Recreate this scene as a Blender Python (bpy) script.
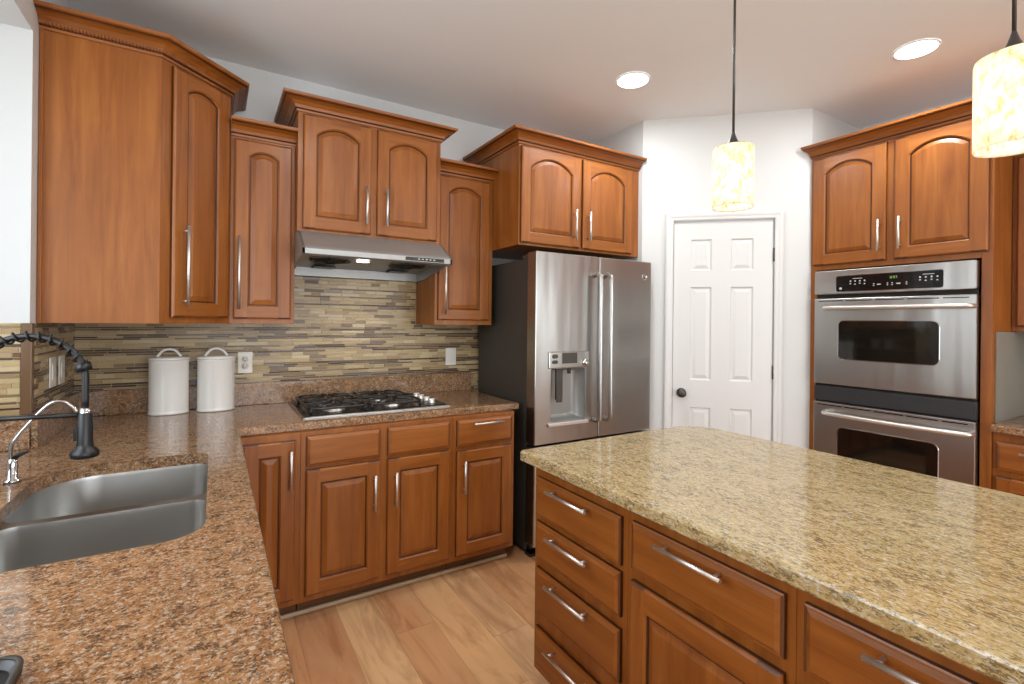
import bpy, bmesh, math, random
from mathutils import Vector, Matrix
random.seed(7)
S = bpy.context.scene
C = S.collection
for o in list(bpy.data.objects): bpy.data.objects.remove(o)
PI = math.pi

# ------------------------------------------------------------------ camera
YAW, ROLL, FPX, CY, CAMZ = math.radians(31.436), math.radians(0.625), 487.22, 321.476, 1.3988
cam = bpy.data.cameras.new('camera'); cam.sensor_width = 36; cam.lens = FPX / 1024 * 36
cam.shift_y = (CY - 342) / 1024; cam.clip_start = 0.02
co = bpy.data.objects.new('camera', cam); C.objects.link(co)
F = Vector((math.sin(YAW), math.cos(YAW), 0)); R = Vector((math.cos(YAW), -math.sin(YAW), 0)); U = Vector((0, 0, 1))
R2 = R * math.cos(ROLL) + U * math.sin(ROLL); U2 = U * math.cos(ROLL) - R * math.sin(ROLL)
co.matrix_world = Matrix(((R2.x, U2.x, -F.x, 0), (R2.y, U2.y, -F.y, 0), (R2.z, U2.z, -F.z, CAMZ), (0, 0, 0, 1)))
S.camera = co

# ------------------------------------------------------------------ colour management, world, daylight
S.view_settings.view_transform = 'Standard'; S.view_settings.look = 'None'
S.view_settings.gamma = 1.0; S.view_settings.use_curve_mapping = False
S.view_settings.exposure = -0.62
S.cycles.use_denoising = True
S.cycles.max_bounces = 10; S.cycles.diffuse_bounces = 6; S.cycles.glossy_bounces = 5
S.cycles.sample_clamp_indirect = 6.0
S.cycles.caustics_reflective = False; S.cycles.caustics_refractive = False
W = bpy.data.worlds.new('sky'); S.world = W; W.use_nodes = True
bg = W.node_tree.nodes['Background']; bg.inputs[0].default_value = (0.80, 0.90, 1.0, 1); bg.inputs[1].default_value = 3.0

def lamp(name, typ, loc, rot, power, col=(1, 1, 1), size=None, size_y=None, parent=None, **kw):
    l = bpy.data.lights.new(name, typ); l.energy = power; l.color = col
    if typ == 'AREA':
        l.shape = 'RECTANGLE' if size_y else 'DISK'; l.size = size
        if size_y: l.size_y = size_y
    elif size is not None: l.shadow_soft_size = size
    for k, v in kw.items(): setattr(l, k, v)
    o = bpy.data.objects.new(name, l); C.objects.link(o); o.location = loc; o.rotation_euler = rot
    if parent: o.parent = parent
    return o
# daylight entering by the real windows: the bay over the sink, the patio glazing and side window of the room behind
lamp('daylight_bay', 'AREA', (-1.16, 1.08, 1.72), (0, -PI/2, 0), 42, (.92, .97, 1.0), 1.25, 1.2)
lamp('daylight_patio', 'AREA', (1.6, -4.12, 1.35), (PI/2, 0, 0), 178, (.92, .97, 1.0), 3.9, 2.3)
lamp('daylight_dining', 'AREA', (5.6, -4.12, 1.45), (PI/2, 0, 0), 90, (.92, .97, 1.0), 1.7, 1.9)

# ------------------------------------------------------------------ materials
def lin(c): return tuple((x/255/12.92 if x/255 <= .04045 else ((x/255+.055)/1.055)**2.4) for x in c) + (1,)
class NT:
    def __init__(s, name):
        s.m = bpy.data.materials.new(name); s.m.use_nodes = True; s.t = s.m.node_tree
        s.b = s.t.nodes['Principled BSDF']; s.o = s.t.nodes['Material Output']
    def n(s, typ, **kw):
        x = s.t.nodes.new(typ)
        for k, v in kw.items():
            if k.startswith('i_'):
                x.inputs[k[2:].replace('_', ' ')].default_value = v
            else: setattr(x, k, v)
        return x
    def l(s, a, b): s.t.links.new(a, b)
    def math(s, op, a, b=None, c=None):
        x = s.n('ShaderNodeMath', operation=op)
        for i, v in enumerate((a, b, c)):
            if v is None: continue
            if isinstance(v, (int, float)): x.inputs[i].default_value = v
            else: s.l(v, x.inputs[i])
        return x.outputs[0]
    def ramp(s, fac, stops, interp='LINEAR'):
        x = s.n('ShaderNodeValToRGB'); e = x.color_ramp; e.interpolation = interp
        while len(e.elements) < len(stops): e.elements.new(0.5)
        for el, (p, c) in zip(e.elements, stops): el.position = p; el.color = lin(c) if len(c) == 3 else c
        s.l(fac, x.inputs[0]); return x.outputs[0]
    def mix(s, fac, a, b, mode='MIX'):
        x = s.n('ShaderNodeMix', data_type='RGBA', blend_type=mode)
        for sock, v in ((x.inputs[0], fac), (x.inputs[6], a), (x.inputs[7], b)):
            if hasattr(v, 'is_linked'): s.l(v, sock)
            elif isinstance(v, (int, float)): sock.default_value = v
            else: sock.default_value = lin(v) if len(v) == 3 else v
        return x.outputs[2]
    def coord(s, scale=(1, 1, 1), rot=(0, 0, 0)):
        c = s.n('ShaderNodeTexCoord'); m = s.n('ShaderNodeMapping'); m.inputs['Scale'].default_value = scale; m.inputs['Rotation'].default_value = rot
        s.l(c.outputs['Object'], m.inputs['Vector']); return m.outputs[0]
    def noise(s, vec, scale, detail=4, rough=.55, dist=0):
        x = s.n('ShaderNodeTexNoise'); x.inputs['Scale'].default_value = scale; x.inputs['Detail'].default_value = detail
        x.inputs['Roughness'].default_value = rough; x.inputs['Distortion'].default_value = dist
        s.l(vec, x.inputs['Vector']); return x
    def bump(s, h, strength=.1, dist=.01):
        x = s.n('ShaderNodeBump'); x.inputs['Strength'].default_value = strength; x.inputs['Distance'].default_value = dist
        s.l(h, x.inputs['Height']); s.l(x.outputs[0], s.b.inputs['Normal'])
    def set(s, **kw):
        for k, v in kw.items():
            sock = s.b.inputs[k.replace('_', ' ')]
            if hasattr(v, 'is_linked'): s.l(v, sock)
            elif isinstance(v, tuple) and len(v) == 3: sock.default_value = lin(v)
            else: sock.default_value = v
        return s
def plain(name, col, rough=.5, metal=0, **kw):
    n = NT(name); n.set(Base_Color=col, Roughness=rough, Metallic=metal, **kw)
    nz = n.noise(n.coord(), 60, 3); n.bump(nz.outputs[0], .03, .002)
    return n.m

def wood(name, axis, base=(153, 90, 33), dark=(126, 69, 21), light=(172, 108, 46), coat=.15):
    n = NT(name)
    sc = {'z': (14, 14, 1.1), 'x': (1.1, 14, 14), 'y': (14, 1.1, 14)}[axis]
    v = n.coord(sc)
    g = n.noise(v, 1.6, 6, .6, .6); fine = n.noise(n.coord({'z': (160, 160, 4), 'x': (4, 160, 160), 'y': (160, 4, 160)}[axis]), 1, 3)
    bl = n.noise(n.coord(), 3.2, 3)
    c = n.ramp(g.outputs[0], [(.28, dark), (.52, base), (.75, light)])
    c = n.mix(n.math('MULTIPLY', fine.outputs[0], .35), c, dark)
    c = n.mix(n.ramp(bl.outputs[0], [(.38, (0, 0, 0)), (.68, (140, 140, 140))]), c, (112, 58, 20))
    n.set(Base_Color=c, Roughness=.42, Specular_IOR_Level=.38, Coat_Weight=coat, Coat_Roughness=.22)
    n.bump(fine.outputs[0], .04, .002)
    return n.m
M = {}
M['wood_v'] = wood('maple_vertical', 'z'); M['wood_h'] = wood('maple_horizontal', 'x'); M['wood_d'] = wood('maple_depthwise', 'y')
M['glaze_shade'] = wood('maple_glazed_groove_and_shade', 'z', (66, 34, 14), (50, 26, 10), (80, 42, 18), .2)  # glazed grooves, and shadow lines painted on door and drawer edges
M['endgrain'] = wood('maple_end_grain', 'z', (100, 62, 38), (82, 50, 30), (114, 76, 50), .1)
M['kick'] = wood('toe_kick_wood', 'x', (100, 66, 36), (84, 54, 30), (112, 76, 44), .1)

def granite(name, stops, specks, pale, stretch, rot=0.0):
    n = NT(name)
    v = n.coord(stretch, (0, 0, rot))
    def layer(scale, off, detail=3, rough=.6, dist=.3):
        m = n.n('ShaderNodeMapping'); m.inputs['Location'].default_value = off; n.l(v, m.inputs[0]); return n.noise(m.outputs[0], scale, detail, rough, dist).outputs[0]
    big = layer(4.5, (3, 1, 0), 3); mid = layer(38, (0, 5, 2), 5, .72)
    base = n.ramp(n.math('ADD', n.math('MULTIPLY', mid, .8), n.math('MULTIPLY', big, .2)), stops)
    g1 = layer(75, (7, 2, 4), 3, .65); base = n.mix(n.ramp(g1, [(.53, (0, 0, 0)), (.60, (215, 215, 215))]), base, pale)
    d1 = layer(95, (2, 9, 1), 4, .7, .6); d0 = layer(16, (1, 4, 8), 3)
    base = n.mix(n.ramp(n.math('ADD', d1, n.math('MULTIPLY', n.math('SUBTRACT', d0, .5), .45)), [(.525, (0, 0, 0)), (.59, (225, 225, 225))]), base, specks)
    d2 = layer(170, (5, 5, 5), 2, .5); base = n.mix(n.ramp(d2, [(.60, (0, 0, 0)), (.66, (190, 190, 190))]), base, tuple(int(c*.8) for c in specks))
    n.set(Base_Color=base, Roughness=.10, Specular_IOR_Level=.5)
    wv = n.noise(n.coord(), 9, 2); n.bump(wv.outputs[0], .02, .01)
    return n.m
M['granite'] = granite('granite_perimeter', [(.34, (102, 74, 48)), (.45, (142, 101, 66)), (.55, (158, 118, 82)), (.66, (170, 140, 106))], (48, 41, 35), (180, 170, 154), (1.5, 1.8, 1.8), .35)
M['granite_island'] = granite('granite_island', [(.34, (140, 114, 68)), (.45, (172, 147, 98)), (.55, (184, 162, 114)), (.66, (198, 181, 140))], (92, 78, 54), (200, 194, 180), (2.3, .95, 2.1), .12)

def steel(name, col=(176, 174, 170), rough=.27, grain=(2, 2, 240), aniso=.0, bump=.001):
    n = NT(name)
    z = n.noise(n.coord(grain), 1, 3)
    big = n.noise(n.coord((3.2, 3.2, .35)), 1.6, 2)
    n.set(Base_Color=col, Metallic=1.0, Roughness=rough)
    bm = n.n('ShaderNodeBump'); bm.inputs['Strength'].default_value = bump; bm.inputs['Distance'].default_value = .01; n.l(z.outputs[0], bm.inputs['Height'])
    b2 = n.n('ShaderNodeBump'); b2.inputs['Strength'].default_value = .22; b2.inputs['Distance'].default_value = .03; n.l(big.outputs[0], b2.inputs['Height']); 
    n.l(b2.outputs[0], n.b.inputs['Normal'])
    return n.m
M['steel'] = steel('brushed_steel', rough=.30); M['steel_v'] = steel('brushed_steel_vertical', rough=.28, grain=(240, 240, 2))
M['steel_hood'] = steel('hood_steel', (158, 157, 154), .40)
M['steel_hood'].node_tree.nodes['Principled BSDF'].inputs['Metallic'].default_value = .55
M['steel_sink'] = steel('sink_steel', (184, 183, 180), .30, (2, 160, 160))
M['chrome'] = plain('chrome', (205, 205, 205), .12, 1.0); M['nickel'] = plain('satin_nickel', (222, 220, 216), .42, 1.0)
M['case'] = plain('fridge_case_charcoal', (74, 70, 64), .45, .3); M['band'] = plain('oven_band', (46, 47, 50), .4)
M['rubber'] = plain('dark_gasket', (38, 34, 32), .6)
M['black'] = plain('black_enamel', (20, 20, 22), .25); M['blackmat'] = plain('matt_black', (15, 16, 18), .38); M['iron'] = plain('cast_iron', (30, 29, 29), .32)
M['glass_black'] = plain('oven_glass', (20, 18, 16), .05, Specular_IOR_Level=.8)
M['white_paint'] = plain('white_trim_paint', (216, 217, 216), .35)
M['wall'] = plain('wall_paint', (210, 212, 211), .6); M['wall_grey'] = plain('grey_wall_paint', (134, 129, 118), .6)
def ceil_mat():
    n = NT('ceiling_paint'); n.set(Base_Color=(234, 238, 240), Roughness=.8)
    z = n.noise(n.coord(), 40, 4); n.bump(z.outputs[0], .10, .004); return n.m
M['ceiling'] = ceil_mat()
M['ceramic'] = plain('white_ceramic', (226, 225, 220), .18, Coat_Weight=.4)
M['plastic'] = plain('white_plastic', (228, 226, 218), .35); M['slot'] = plain('dark_slot', (60, 56, 50), .6)
M['shoe'] = plain('beige_shoe_mould', (196, 178, 148), .5); M['grout'] = plain('grout', (196, 184, 160), .8)
M['bronze'] = plain('dark_bronze', (78, 76, 74), .35, .8)
M['print'] = plain('panel_print', (196, 196, 196), .5); M['display'] = plain('dark_display', (12, 12, 12), .1)
def emit(name, col, st):
    n = NT(name); n.set(Base_Color=col, Emission_Color=col, Emission_Strength=st); return n.m
M['digits'] = emit('clock_digits', (150, 200, 120), 1.2)
M['lens'] = emit('lamp_lens', (255, 252, 246), 14.0)
M['bulb'] = emit('bulb', (255, 240, 215), 14.0)
tiles = [((198, 178, 138), .15), ((182, 158, 116), .2), ((168, 142, 100), .25), ((80, 56, 36), .10), ((114, 87, 58), .12), ((144, 120, 82), .12), ((190, 166, 120), .3), ((110, 82, 54), .08)]
TM = []
for i, (c, r) in enumerate(tiles):
    n = NT('mosaic_tile_%d' % i); z = n.noise(n.coord((6, 6, 60)), 5, 3)
    n.set(Base_Color=n.mix(n.math('MULTIPLY', z.outputs[0], .5), c, tuple(int(x * .8) for x in c)), Roughness=max(r, .22), Specular_IOR_Level=.35)
    TM.append(n.m)
def shade_mat():
    n = NT('mottled_amber_glass')
    v = n.coord((1, 1, .55))
    a = n.noise(v, 62, 4, .65, .5); b = n.noise(v, 130, 3, .6)
    c = n.ramp(a.outputs[0], [(.48, (252, 248, 240)), (.56, (246, 234, 208)), (.64, (226, 196, 146)), (.74, (196, 152, 96))])
    c = n.mix(n.ramp(b.outputs[0], [(.56, (0, 0, 0)), (.74, (150, 150, 150))]), c, (238, 218, 176))
    tr = n.n('ShaderNodeBsdfTranslucent'); n.l(c, tr.inputs[0])
    n.set(Base_Color=c, Roughness=.25, Emission_Color=c, Emission_Strength=.28)
    mx = n.n('ShaderNodeMixShader'); mx.inputs[0].default_value = .72
    n.l(n.b.outputs[0], mx.inputs[1]); n.l(tr.outputs[0], mx.inputs[2]); n.l(mx.outputs[0], n.o.inputs[0])
    return n.m
M['shade'] = shade_mat()
def pane_mat():
    n = NT('window_glass'); t = n.n('ShaderNodeBsdfTransparent'); g = n.n('ShaderNodeBsdfGlossy'); g.inputs['Roughness'].default_value = .02
    mx = n.n('ShaderNodeMixShader'); mx.inputs[0].default_value = .06
    n.l(t.outputs[0], mx.inputs[1]); n.l(g.outputs[0], mx.inputs[2]); n.l(mx.outputs[0], n.o.inputs[0]); return n.m
M['pane'] = pane_mat()
def floor_mat():
    n = NT('plank_floor'); c = n.n('ShaderNodeTexCoord'); s = n.n('ShaderNodeSeparateXYZ'); n.l(c.outputs['Object'], s.inputs[0])
    X, Y = s.outputs[0], s.outputs[1]
    rw = n.math('DIVIDE', n.math('ADD', X, 10.03), .185); row = n.math('FLOOR', rw)
    wn = n.n('ShaderNodeTexWhiteNoise', noise_dimensions='1D'); n.l(row, wn.inputs['W'])
    ln = n.math('ADD', n.math('DIVIDE', n.math('ADD', Y, 20), 1.22), wn.outputs[0]); col = n.math('FLOOR', ln)
    cmb = n.n('ShaderNodeCombineXYZ'); n.l(row, cmb.inputs[0]); n.l(col, cmb.inputs[1])
    w2 = n.n('ShaderNodeTexWhiteNoise', noise_dimensions='2D'); n.l(cmb.outputs[0], w2.inputs['Vector'])
    sc = n.n('ShaderNodeSeparateColor'); n.l(w2.outputs['Color'], sc.inputs[0])
    base = n.ramp(sc.outputs[0], [(0, (216, 162, 110)), (.3, (230, 184, 132)), (.55, (206, 150, 104)), (.78, (236, 196, 146)), (1, (200, 144, 102))])
    gv = n.n('ShaderNodeCombineXYZ'); n.l(n.math('MULTIPLY', X, 9), gv.inputs[0]); n.l(n.math('MULTIPLY', Y, 1.5), gv.inputs[1]); n.l(n.math('MULTIPLY', sc.outputs[1], 40), gv.inputs[2])
    g = n.noise(gv.outputs[0], 1.0, 6, .6, 1.2)
    base = n.mix(n.ramp(g.outputs[0], [(.36, (190, 190, 190)), (.52, (40, 40, 40)), (.72, (0, 0, 0))]), base, (150, 96, 60))
    base = n.mix(n.ramp(g.outputs[0], [(.55, (0, 0, 0)), (.75, (150, 150, 150))]), base, (226, 196, 156))
    fx = n.math('FRACT', rw); fy = n.math('FRACT', ln)
    seam = n.math('MAXIMUM', n.math('LESS_THAN', fx, .012), n.math('LESS_THAN', fy, .0022))
    base = n.mix(n.math('MULTIPLY', seam, .5), base, (120, 84, 56))
    n.set(Base_Color=base, Roughness=.33, Specular_IOR_Level=.45)
    n.bump(seam, -.15, .002); return n.m
M['floor'] = floor_mat()

# ------------------------------------------------------------------ mesh builder
class MB:
    def __init__(s): s.v = []; s.f = []; s.mi = []; s.sm = []
    def add(s, vs, fs, mi=0, smooth=False):
        b = len(s.v); s.v += [tuple(v) for v in vs]
        for f in fs: s.f.append(tuple(b + i for i in f)); s.mi.append(mi); s.sm.append(smooth)
    def box(s, x0, x1, y0, y1, z0, z1, mi=0, b=0.0):
        bm = bmesh.new(); bmesh.ops.create_cube(bm, size=1)
        for v in bm.verts: v.co = Vector(((x0+x1)/2 + v.co.x*(x1-x0), (y0+y1)/2 + v.co.y*(y1-y0), (z0+z1)/2 + v.co.z*(z1-z0)))
        if b: bmesh.ops.bevel(bm, geom=list(bm.edges), offset=b, segments=2, affect='EDGES', profile=.6)
        bm.verts.index_update(); s.add([v.co for v in bm.verts], [[v.index for v in f.verts] for f in bm.faces], mi); bm.free(); return s
    def cyl(s, p0, p1, r0, r1=None, n=20, mi=0, caps=True):
        return s.tube([p0, p1], [r0, r0 if r1 is None else r1], n, mi, caps)
    def tube(s, pts, r, n=12, mi=0, caps=True):
        pts = [Vector(p) for p in pts]; k = len(pts)
        rs = r if isinstance(r, (list, tuple)) else [r] * k
        ts = [(pts[min(i+1, k-1)] - pts[max(i-1, 0)]).normalized() for i in range(k)]
        a = Vector((0, 0, 1)) if abs(ts[0].z) < .9 else Vector((1, 0, 0))
        nrm = ts[0].cross(a).normalized(); vs = []
        for i in range(k):
            if i: nrm = (nrm - ts[i] * nrm.dot(ts[i])).normalized()
            bi = ts[i].cross(nrm)
            for j in range(n):
                t = 2*PI*j/n; vs.append(pts[i] + (nrm*math.cos(t) + bi*math.sin(t)) * rs[i])
        fs = [(i*n+j, i*n+(j+1) % n, (i+1)*n+(j+1) % n, (i+1)*n+j) for i in range(k-1) for j in range(n)]
        s.add(vs, fs, mi, True)
        if caps:
            s.add(vs[:n], [tuple(range(n))[::-1]], mi); s.add(vs[-n:], [tuple(range(n))], mi)
        return s
    def lathe(s, prof, c=(0, 0, 0), n=40, mi=0, sx=1, sy=1, smooth=True):
        vs = []; k = len(prof)
        for r, z in prof:
            for j in range(n): t = 2*PI*j/n; vs.append((c[0]+r*sx*math.cos(t), c[1]+r*sy*math.sin(t), c[2]+z))
        s.add(vs, [(i*n+j, i*n+(j+1) % n, (i+1)*n+(j+1) % n, (i+1)*n+j) for i in range(k-1) for j in range(n)], mi, smooth); return s
    def disc(s, c, r, axis='z', n=24, mi=0, sx=1, sy=1):
        vs = []
        for j in range(n):
            t = 2*PI*j/n; a, b = r*sx*math.cos(t), r*sy*math.sin(t)
            vs.append((c[0]+a, c[1]+b, c[2]) if axis == 'z' else (c[0]+a, c[1], c[2]+b))
        s.add(vs, [tuple(range(n))], mi); return s
    def loops(s, ls, mi=0, smooth=False, cap=None, capmi=None):
        n = len(ls[0]); vs = [p for l in ls for p in l]
        s.add(vs, [(i*n+j, i*n+(j+1) % n, (i+1)*n+(j+1) % n, (i+1)*n+j) for i in range(len(ls)-1) for j in range(n)], mi, smooth)
        if cap: s.add(ls[-1], [tuple(range(n))], mi if capmi is None else capmi)
        return s
    def fill(s, outlines, mi=0, flip=False):
        bm = bmesh.new(); es = []
        for o in outlines:
            vs = [bm.verts.new(p) for p in o]
            es += [bm.edges.new((vs[i], vs[(i+1) % len(vs)])) for i in range(len(vs))]
        bmesh.ops.triangle_fill(bm, use_beauty=True, edges=es); bm.verts.index_update()
        s.add([v.co for v in bm.verts], [[v.index for v in f.verts] for f in bm.faces], mi); bm.free(); return s
    def moulding(s, path, prof, mi=0, start=None):
        # path: (x, y) points walked so that the outside is on the right; prof: (out, z)
        P = [Vector((p[0], p[1])) for p in path]; k = len(P); offs = []
        for i in range(k):
            dirs = []
            if i > 0: dirs.append((P[i]-P[i-1]).normalized())
            if i < k-1: dirs.append((P[i+1]-P[i]).normalized())
            ns = [Vector((d.y, -d.x)) for d in dirs]
            m = sum(ns, Vector((0, 0))).normalized(); offs.append(Vector(start) if (i == 0 and start) else m / m.dot(ns[0]))
        vs = [(P[i].x+offs[i].x*o, P[i].y+offs[i].y*o, z) for i in range(k) for o, z in prof]; n = len(prof)
        for i in range(k-1):
            s.add([vs[i*n+j] for j in range(n)] + [vs[(i+1)*n+j] for j in range(n)], [(j, j+1, n+j+1, n+j) for j in range(n-1)], mi)
            for q_ in (2, 7):
                if n == len(CR): s.mi[-(n-1)+q_] = 1
        s.add(vs[:n], [tuple(range(n))], mi); s.add(vs[-n:], [tuple(range(n))], mi); return s
    def door(s, x0, x1, z0, z1, yf, arch=0.0, st=.06, rb=.062, rt=.05, t=.02):
        # raised panel door; materials 0 vertical, 1 horizontal, 2 glazed groove and painted edge shadow, 3 end grain
        a, b = x0+st, x1-st
        def rect(d, y): return [(x0+d, y, z0+d), (a, y, z0+d), (b, y, z0+d), (x1-d, y, z0+d), (x1-d, y, z1-d), (b, y, z1-d), (a, y, z1-d), (x0+d, y, z1-d)]
        ls = [rect(0, yf+t), rect(0, yf+.008), rect(.0025, yf+.0035), rect(.008, yf)]
        for i in range(3):
            for j in range(8):
                q = [ls[i][j], ls[i][(j+1) % 8], ls[i+1][(j+1) % 8], ls[i+1][j]]
                s.add(q, [(0, 1, 2, 3)], 2 if i == 0 else {0: 3, 2: 3, 4: 3, 6: 3, 1: 1, 5: 1, 3: 0, 7: 0}[j])  # back of the edge darkened as a painted shadow outline
        s.add(ls[0], [tuple(range(8))[::-1]], 0)
        zt = z1 - rt; w = b - a; nA = 14; h = arch * w
        if h > 1e-4:
            Rr = (w*w/4 + h*h) / (2*h); cz = zt - Rr; cx = (a+b)/2
        def inner(d, y):
            pts = [(a+d, y, z0+rb+d), (b-d, y, z0+rb+d)]
            for i in range(nA+1):
                x = b-d - (w-2*d)*i/nA
                z = (cz + math.sqrt(max((Rr-d)**2 - (x-cx)**2, 0))) if h > 1e-4 else zt-d
                pts.append((x, y, z))
            return pts
        il = inner(0, yf); top = il[2:]
        s.add([ls[3][0], ls[3][1], (a, yf, z0+rb), top[-1], ls[3][6], ls[3][7]], [tuple(range(6))], 0)
        s.add([ls[3][2], ls[3][3], ls[3][4], ls[3][5], top[0], (b, yf, z0+rb)], [tuple(range(6))], 0)
        s.add([ls[3][1], ls[3][2], il[1], il[0]], [(0, 1, 2, 3)], 1)
        for i in range(nA):
            p, q = top[i], top[i+1]
            s.add([p, (p[0], yf, z1-.008), (q[0], yf, z1-.008), q], [(0, 1, 2, 3)], 1)
        s.loops([il, inner(.003, yf+.004), inner(.006, yf+.006)], 0)
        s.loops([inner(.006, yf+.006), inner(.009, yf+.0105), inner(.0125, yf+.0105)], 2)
        s.loops([inner(.0125, yf+.0105), inner(.034, yf+.002)], 0, cap=True)
        return s
    def slab(s, x0, x1, z0, z1, yf, t=.02):
        def rect(d, y): return [(x0+d, y, z0+d), (x1-d, y, z0+d), (x1-d, y, z1-d), (x0+d, y, z1-d)]
        ls = [rect(0, yf+t), rect(0, yf+.009), rect(.004, yf+.007), rect(.007, yf+.0065), rect(.016, yf)]
        for i in range(4):
            for j in range(4):
                s.add([ls[i][j], ls[i][(j+1) % 4], ls[i+1][(j+1) % 4], ls[i+1][j]], [(0, 1, 2, 3)], 2 if i == 0 else 3 if (j in (1, 3) and i < 3) else 1)  # dark back edge paints the shadow line around the drawer front
        s.add(ls[0], [(3, 2, 1, 0)], 1); s.add(ls[-1], [(0, 1, 2, 3)], 1); return s
    def pull(s, x, y, z, L, vert=True, r=.0065, out=.032):
        # bar pull whose posts stand on plane y (towards -y)
        d = Vector((0, 0, 1)) if vert else Vector((1, 0, 0)); c = Vector((x, y-out, z))
        s.cyl(c - d*L/2, c + d*L/2, r, n=14)
        for k in (-1, 1):
            p = c + d*k*(L/2-.022); s.cyl(p, p + Vector((0, out+.001, 0)), r*.7, n=10)
        return s
    def build(s, name, mats, parent=None, world=False, bevel=0, kind=None, sub=None):
        me = bpy.data.meshes.new(name); fr = FR.get(parent.name, Matrix.Identity(4)) if parent else Matrix.Identity(4)
        if world: inv = fr.inverted(); vs = [inv @ Vector(v) for v in s.v]
        else: vs = [Vector((v[0], v[1], v[2] - fr.translation.z)) for v in s.v]
        me.from_pydata(vs, [], s.f)
        for m in (mats if isinstance(mats, (list, tuple)) else [mats]): me.materials.append(M[m] if isinstance(m, str) else m)
        for p, mi, sm in zip(me.polygons, s.mi, s.sm): p.material_index = mi; p.use_smooth = sm
        bm = bmesh.new(); bm.from_mesh(me); bmesh.ops.remove_doubles(bm, verts=bm.verts, dist=1e-5); bmesh.ops.recalc_face_normals(bm, faces=bm.faces); bm.to_mesh(me); bm.free()
        o = bpy.data.objects.new(name, me); C.objects.link(o)
        if parent: o.parent = parent; FR[o.name] = fr
        if bevel:
            b = o.modifiers.new('edge', 'BEVEL'); b.width = bevel; b.segments = 2; b.limit_method = 'ANGLE'; b.angle_limit = .7
        if kind: o['kind'] = kind
        return o
FR = {}
def tag(o, label, cat, group=None, kind=None):
    o['label'] = label; o['category'] = cat
    if group: o['group'] = group
    if kind: o['kind'] = kind
    return o
def thing(name, label, cat, loc, rot=0, group=None, kind=None):
    o = bpy.data.objects.new(name, None); C.objects.link(o); o.empty_display_size = .1
    o.location = loc; o.rotation_euler = (0, 0, rot); FR[o.name] = Matrix.Translation(loc) @ Matrix.Rotation(rot, 4, 'Z')
    return tag(o, label, cat, group, kind)
def frame(parent, name, local_xy, rot, mb, mats):
    # a part with a rotation of its own inside its thing (coordinates: part-local x, y; absolute z)
    fr = FR[parent.name]; lz = fr.translation.z
    o = mb.build(name, mats); me = o.data
    for v in me.vertices: v.co.z -= lz
    o.parent = parent; o.location = (local_xy[0], local_xy[1], 0); o.rotation_euler = (0, 0, rot)
    FR[o.name] = fr @ Matrix.Translation((local_xy[0], local_xy[1], 0)) @ Matrix.Rotation(rot, 4, 'Z')
    return o
WD = ['wood_v', 'wood_h', 'glaze_shade', 'endgrain']
def rr(x0, x1, y0, y1, r, n=6):
    rs = r if isinstance(r, (tuple, list)) else (r,)*4; out = []
    for (cx, cy, a0), q in zip((((x1, y1, 0)), ((x0, y1, 90)), ((x0, y0, 180)), ((x1, y0, 270))), rs):
        ox = cx - q if cx == x1 else cx + q; oy = cy - q if cy == y1 else cy + q
        for i in range(n+1): t = math.radians(a0 + 90*i/n); out.append((ox + q*math.cos(t), oy + q*math.sin(t)))
    return out
CR = [(-.001, 0), (.007, 0), (.009, .010), (.016, .016), (.021, .030), (.034, .044), (.050, .051), (.062, .053), (.070, .058), (.076, .062), (.078, .074), (-.001, .074)]
def crown(z, k=1.0): return [(o, z + u*k) for o, u in CR]

# ------------------------------------------------------------------ room shell
XL, YW, H = -.5800, 3.1141, 2.8132
P1, P2 = Vector((2.548, 2.4361)), Vector((3.3206, 1.6978)); XR = 3.94
def struct(name, mb, mats, label, cat, **kw): return tag(mb.build(name, mats, kind='structure', **kw), label, cat, kind='structure')
struct('floor', MB().box(-1.4, 7.4, -4.4, 3.5, -.1, 0), 'floor', 'warm tan wood plank floor with long boards', 'floor')
struct('ceiling', MB().box(-1.4, 7.4, -4.4, 3.5, H, H+.1), 'ceiling', 'plain light grey ceiling with fine texture', 'ceiling')
wb = struct('wall_back', MB().box(-1.0, 2.7, YW, YW+.12, 0, H), 'wall', 'white wall behind the range hood and refrigerator', 'wall')
JY, SOF, BX = 2.46, 2.452, -1.0
m = MB()
m.box(BX, XL, JY, YW, 0, H)                      # pier carrying the corner cabinet
m.box(BX, XL, -.0, JY, SOF, H)                   # header over the window bay
m.box(BX, XL, -4.2, .0, 0, H)
m.box(BX-.12, BX, -4.2, .45, 0, H); m.box(BX-.12, BX, 2.25, YW, 0, H); m.box(BX-.12, BX, .45, 2.25, 0, 1.08); m.box(BX-.12, BX, .45, 2.25, 2.36, H)
wl = struct('wall_left', m, 'wall', 'white wall and window bay at the left of the sink', 'wall')
m = MB(); m.box(2.548, 2.66, 2.4361, YW, 0, H)
dv = (P2-P1).normalized(); DL = (P2-P1).length
struct('wall_recess', m, 'wall', 'short white wall to the right of the refrigerator cabinet', 'wall')
m = MB(); m.box(P2.x, XR+.12, P2.y, P2.y+.12, 0, H)
struct('wall_return', m, 'wall', 'white wall above the back of the oven cabinet', 'wall')
m = MB(); m.box(XR, XR+.12, -1.2, P2.y, 0, H); m.box(XR+.12, 7.2, -1.2, -1.08, 0, H)
struct('wall_right', m, 'wall', 'white wall behind the oven cabinet', 'wall')
struct('wall_far', MB().box(7.2, 7.32, -4.2, -1.08, 0, H), 'wall', 'white end wall of the adjoining room', 'wall')
m = MB()
def wall_with_holes(m, x0, x1, y0, y1, holes):
    xs = x0
    for a, b, z0, z1 in holes:
        m.box(xs, a, y0, y1, 0, H)
        if z0 > 0: m.box(a, b, y0, y1, 0, z0)
        m.box(a, b, y0, y1, z1, H); xs = b
    m.box(xs, x1, y0, y1, 0, H)
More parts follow.
